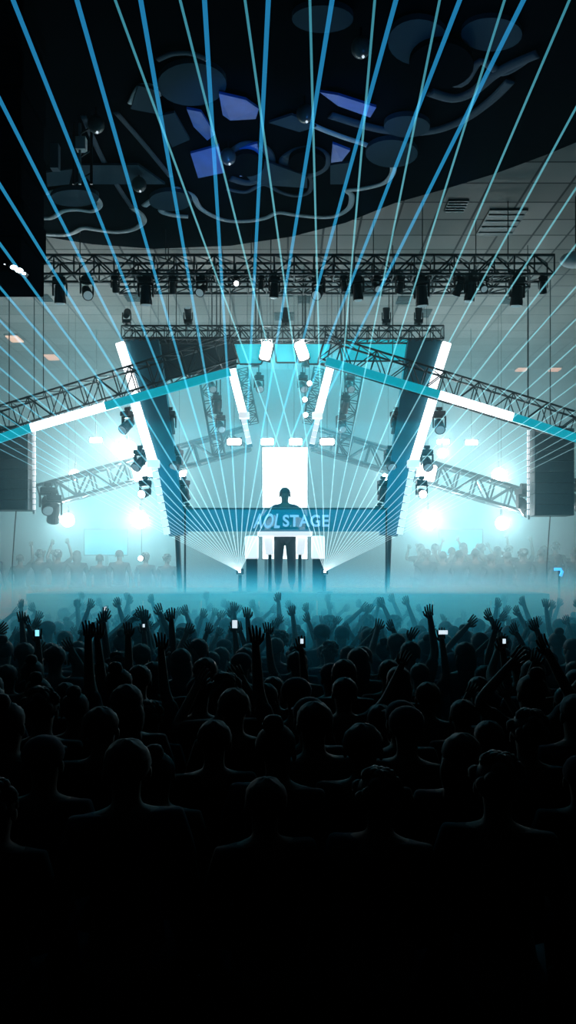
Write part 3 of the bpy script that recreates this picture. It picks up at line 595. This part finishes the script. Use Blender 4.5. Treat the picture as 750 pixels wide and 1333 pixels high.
# ------------------------------------------------------------------ people
def skin_mesh(name, verts, edges, m, sub=1, extra=None):
    me = bpy.data.meshes.new(name); me.from_pydata([v[:3] for v in verts], edges, []); o = bpy.data.objects.new(name, me); C.objects.link(o)
    md = o.modifiers.new('s', 'SKIN'); 
    for i, v in enumerate(verts):
        sv = me.skin_vertices[0].data[i]; sv.radius = (v[3], v[4] if len(v) > 4 else v[3]); sv.use_root = (i == 0)
    md.use_smooth_shade = True
    sb = o.modifiers.new('d', 'SUBSURF'); sb.levels = sub; sb.render_levels = sub
    dg = bpy.context.evaluated_depsgraph_get(); ev = o.evaluated_get(dg); nm = bpy.data.meshes.new_from_object(ev)
    bpy.data.objects.remove(o); nm.name = name
    if extra is not None:
        bm = bmesh.new(); bm.from_mesh(nm)
        tmp = bpy.data.meshes.new('t'); tmp.from_pydata([tuple(v) for v in extra.v], [], extra.f); bm.from_mesh(tmp); bpy.data.meshes.remove(tmp)
        bm.to_mesh(nm); bm.free()
    nm.materials.clear(); nm.materials.append(m); nm.shade_smooth(); return nm
def fingers(mb, wrist, dirn, side, curl=0.3):
    w_ = Vector(wrist); z = Vector(dirn).normalized(); x = Vector((1, 0, 0)); x = (x - z*x.dot(z)).normalized(); n = x.cross(z)
    palm = w_ + z*0.075
    for i, L in enumerate((0.062, 0.075, 0.08, 0.072)):
        o = (i - 1.5)*0.019*side; b = palm + x*o; sp = (z + x*(i - 1.5)*0.10*side).normalized(); m1 = b + sp*L*0.55; m2 = m1 + (sp + n*curl).normalized()*L*0.45
        mb.path([b - z*0.03, b, m1, m2], [0.009, 0.0095, 0.0085, 0.006], 6)
    b = w_ + z*0.025 - x*0.03*side*(-1 if side < 0 else 1)*side; d = (z*0.7 - x*side*0.7).normalized()
    b = w_ + z*0.03 - x*side*0.02
    mb.path([b, b + d*0.04, b + (d + z*.5).normalized()*0.075], [0.012, 0.011, 0.008], 6)
POSES = {  # elbow, wrist per side (left, right), person faces +y
 'down':  (((-.25,.0,1.12),(-.24,.10,.88)), ((.25,.0,1.12),(.24,.10,.88))),
 'both':  (((-.30,.10,1.56),(-.22,.14,1.82)), ((.30,.10,1.56),(.20,.12,1.84))),
 'right': (((-.25,.0,1.12),(-.18,.20,.98)), ((.27,.10,1.60),(.24,.14,1.88))),
 'left':  (((-.27,.08,1.60),(-.30,.12,1.87)), ((.25,.0,1.12),(.2,.18,.95))),
 'phone': (((-.24,.16,1.32),(-.07,.34,1.58)), ((.24,.16,1.32),(.07,.34,1.58))),
 'clap':  (((-.30,.12,1.36),(-.16,.26,1.60)), ((.30,.12,1.36),(.15,.26,1.62))),
 'wave':  (((-.25,.0,1.12),(-.18,.20,.98)), ((.33,.05,1.52),(.46,.10,1.74))),
 'reach': (((-.22,.20,1.50),(-.14,.40,1.70)), ((.25,.0,1.12),(.2,.18,.95))),
 'arch':  (((-.34,.06,1.54),(-.10,.08,1.76)), ((.34,.06,1.54),(.22,.12,1.80))),
 'console': (((-.37,.04,1.16),(-.36,.24,.99)), ((.37,.04,1.16),(.36,.24,.99))),
}
def body_mesh(pose, m=None):
    (le, lw), (re, rw) = POSES[pose]; Vv = []; E = []
    def a(x, y, z, r, r2=None, p=None):
        Vv.append((x, y, z, r, r2 or r)); i = len(Vv) - 1
        if p is not None: E.append((p, i))
        return i
    pel = a(0, 0, .93, .14, .10); sp = a(0, 0, 1.08, .125, .09, pel); ch = a(0, 0, 1.26, .15, .10, sp); up = a(0, 0, 1.37, .12, .08, ch)
    nk = a(0, .005, 1.455, .052, None, up); jw = a(0, .025, 1.53, .062, .075, nk); cr = a(0, .012, 1.605, .076, .092, jw); tp = a(0, .0, 1.665, .052, .062, cr)
    ex = MB()
    for s, el, wr in ((-1, le, lw), (1, re, rw)):
        sh = a(s*.175, 0, 1.375, .058, None, up); e = a(*el, .042, None, sh); w_ = a(*wr, .028, None, e)
        d = (Vector(wr) - Vector(el)).normalized(); h = Vector(wr) + d*.06; a(*h, .034, .02, w_)
        fingers(ex, wr, d, s)
        hp = a(s*.09, 0, .86, .085, None, pel); kn = a(s*.11, .02, .48, .058, None, hp); an = a(s*.11, -.02, .09, .038, None, kn); a(s*.12, .13, .045, .036, .03, an)
        ex.ball((s*.083, .0, 1.575), (.012, .022, .032), 8, 6)
        ex.ball((s*.03, .098, 1.60), (.012, .008, .008), 8, 6)
    ex.ball((0, .112, 1.572), (.014, .02, .026), 8, 6); ex.ball((0, .098, 1.533), (.026, .008, .008), 8, 6)
    return skin_mesh('body_' + pose, Vv, E, m or M['skin'], 2, ex)
def shirt_mesh(pose, m, k=1.14):
    (le, lw), (re, rw) = POSES[pose]
    V_ = [(0,0,.90,.15,.115),(0,0,1.08,.135,.105),(0,0,1.26,.16,.115),(0,0,1.385,.12,.09),(0,.003,1.43,.062,.062)]; E = [(0,1),(1,2),(2,3),(3,4)]
    for s, el in ((-1, le), (1, re)):
        sh = Vector((s*.175, 0, 1.375)); e = Vector(el); md = sh.lerp(e, .75); V_.append((*sh, .072)); E.append((3, len(V_)-1)); V_.append((*md, .058)); E.append((len(V_)-2, len(V_)-1))
    return skin_mesh('shirt_' + pose, V_, E, m, 2)
def trousers_mesh(m):
    V_ = [(0,0,.93,.152,.118)]; E = []
    for s in (-1, 1):
        b = len(V_); V_ += [(s*.09,0,.85,.10,.10),(s*.11,.02,.48,.075,.075),(s*.11,-.02,.10,.062,.062)]; E += [(0,b),(b,b+1),(b+1,b+2)]
    return skin_mesh('trousers', V_, E, m, 2)
def hair_mesh(kind):
    h = MB(); h.ball((0, -.012, 1.622), (.090, .102, .088), 26, 18)
    if kind == 'short': pass
    if kind == 'long':
        h.ball((0, -.045, 1.53), (.098, .075, .13), 14, 9); h.ball((0, -.06, 1.42), (.085, .05, .11), 12, 8)
    if kind == 'bun': h.ball((0, -.06, 1.72), (.05, .05, .045), 12, 8)
    if kind == 'curly':
        for i in range(26):
            a1, a2 = random.uniform(0, 6.28), random.uniform(-.2, 1.4); h.ball((.085*math.cos(a1)*math.cos(a2), -.015 + .095*math.sin(a1)*math.cos(a2)*(1 if math.sin(a1) < 0 else .55), 1.625 + .08*math.sin(a2)), .032, 8, 6)
    if kind == 'cap': 
        h = MB(); h.ball((0, -.005, 1.635), (.096, .108, .085), 16, 10); h.ball((0, .12, 1.63), (.07, .07, .012), 12, 6)
    for v in h.v:
        k = math.sin(v.x*95 + v.z*60)*math.sin(v.y*80 - v.z*90)*.004 + random.uniform(-.002, .002)
        v += (v - Vector((0, -.01, 1.6))).normalized()*k*(0 if kind == 'cap' else 1)
    me = bpy.data.meshes.new('hair_' + kind); me.from_pydata([tuple(v) for v in h.v], [], h.f); me.materials.append(M['cloth2'] if kind == 'cap' else M['hair']); me.shade_smooth(); return me
BODY = {p: body_mesh(p) for p in POSES}
SHIRT = {}
for p in POSES:
    base = shirt_mesh(p, M['cloth1'])
    for c in ('cloth1', 'cloth2', 'cloth3'):
        mm = base.copy(); mm.materials.clear(); mm.materials.append(M[c]); mm.shade_smooth(); SHIRT[p, c] = mm
TR = trousers_mesh(M['denim']); HAIR = {k: hair_mesh(k) for k in ('short', 'long', 'bun', 'curly', 'cap')}
def person(x, y, z, pose, cl, hair, label, group, sc=1.0, rz=0.0, parts=True):
    o = bpy.data.objects.new('person', BODY[pose]); C.objects.link(o); o.location = (x, y, z); o.rotation_euler.z = rz; o.scale = (sc,)*3
    tag(o, label, 'person', group)
    for nm, me in (('shirt', SHIRT[pose, cl]), ('trousers', TR), ('cap' if hair == 'cap' else 'hair', HAIR[hair])):
        c = bpy.data.objects.new(nm, me); C.objects.link(c); c.parent = o
    return o
ORD = 'first second third fourth fifth sixth seventh eighth ninth tenth eleventh twelfth thirteenth fourteenth fifteenth sixteenth seventeenth eighteenth nineteenth twentieth'.split() + ['twenty-' + w_ for w_ in 'first second third fourth fifth'.split()]
PW = {'down': 'arms lowered', 'both': 'both arms raised', 'right': 'right arm raised', 'left': 'left arm raised', 'phone': 'hands lifted', 'clap': 'hands clapping', 'wave': 'right arm waving', 'reach': 'left arm forward', 'arch': 'arms arched overhead'}
HWD = {'short': 'short hair', 'long': 'long hair', 'bun': 'hair bun', 'curly': 'curly hair', 'cap': 'cap'}
PH = [(50, 828, 'glowc', 'bright cyan', 1.0), (138, 795, 'glow', 'pale, far rows left', 1.0), (188, 818, 'glow', 'small and pale, left of centre', .6), (306, 816, 'glow', 'largest pale one, just left of the centre', 1.5), (393, 839, 'glow', 'small, right of the centre', .7),
      (576, 827, 'glow', 'held sideways, right half of the crowd', 1.3), (649, 791, 'glow', 'small, far rows at right', .8), (655, 839, 'glow', 'small, nearer rows at right', .7), (211, 805, 'glow', 'tiny, left of centre in the far rows', .5)]
holders = []
for x, y_, m_, l, k in PH:
    Y = 640/(y_ - CY); p = P(x, y_, Y); holders.append((p.x - .228, p.y - .133)); d = (.038*k, .008, .06*k) if 'sideways' not in l else (.09, .008, .04)
    person(p.x - .228, p.y - .133, 0, 'right', 'cloth1', 'short', 'person holding up the phone that is ' + l, 'phone holders in the crowd', .95, 0)
    q = p + Vector((0, -.028, .03)); t = thing('phone', 'lit phone raised over the crowd, ' + l, 'phone', q, 'lit phones in the crowd')
    MB().box(q, d).build('case', M['phone'], t, bevel=.003); MB().box(q + Vector((0, -.006, 0)), (d[0]*.9, .004, d[2]*.9)).build('display', M[m_], t)
rows = []; y = 3.1
while y < 12.45: rows.append(y); y += 0.46
for ri, yy in enumerate(rows):
    hw = 0.375*yy + 0.12; n = max(3, round(2*hw/0.52)); xs = [-hw + (i + 0.5)*2*hw/n for i in range(n)]
    off = 0.14*(1 if ri % 2 else -1); k = 0
    for x in xs:
        x += off + random.uniform(-.06, .06); y2 = yy + random.uniform(-.06, .06)
        if abs(x) > 0.375*y2 + 0.15: continue
        if any(math.hypot(x - a_, y2 - b_) < .36 for a_, b_ in holders): continue
        far = min(1, max(0, (yy - 4)/8))
        if yy < 4.5: pose = 'down'
        else:
            pose = random.choices(['down', 'both', 'right', 'left', 'clap', 'wave', 'reach', 'arch'], [1 - .5*far, .05 + .12*far, .06 + .12*far, .06 + .12*far, .12, .08 + .12*far, .08 + .15*far, .05 + .12*far])[0]
        hr = random.choice(['short', 'short', 'short', 'long', 'bun', 'curly', 'cap']); cl = random.choice(['cloth1', 'cloth1', 'cloth2', 'cloth3'])
        s = random.uniform(.93, 1.06)
        person(x, y2, 0, pose, cl, hr, f'person with {HWD[hr]}, {PW[pose]}, {ORD[k]} from left in {ORD[ri]} crowd row', 'standing crowd before the stage', s, random.uniform(-.35, .35)); k += 1
# guests on the side risers
for s, word, xr in ((1, 'right', (2.9, 7.4)), (-1, 'left', (-7.4, -2.6))):
    for r in range(2 if s > 0 else 1):
        n = 12 if s > 0 else 10
        for i in range(n):
            x = xr[0] + (xr[1] - xr[0])*(i + .5)/n + random.uniform(-.08, .08)
            pose = random.choices(['down', 'both', 'clap', 'right'], [5, 1, 2, 1])[0]; hr = random.choice(['short', 'long', 'curly', 'short'])
            person(x, 17.55 + .8*r, TZ + .16*r, pose, 'cloth1', hr, f'guest with {HWD[hr]}, {PW[pose]}, {ORD[i]} from left, {("front", "back")[r]} row, {word} riser', 'guests on the side risers', random.uniform(.95, 1.05), random.uniform(-.4, .4))
# the performer, facing the hall behind the table
SHIRT['console', 'cloth2'] = SHIRT['console', 'cloth2']
person(P(371, 0, 14.25).x, 14.25, DZ, 'console', 'cloth2', 'short', 'performer in dark clothes behind the white table, silhouetted on the white screen', 'performers', 1.13, math.pi)
# lit phones and wristbands held over the crowd
t = thing('blue_sign_light', 'small bright blue hooked light at the right edge above the crowd', 'lamp', P(727, 742, 14))
MB().path([P(722, 741, 14), P(730, 741, 14), P(732, 744, 14), P(730, 750, 14)], .03, 6).build('tube', M['glowb'], t); MB().tube((P(728, 0, 14.06).x, 14.06, 0), P(728, 742, 14.06), .02).build('stand', M['black'], t)
print('objects', len(bpy.data.objects))
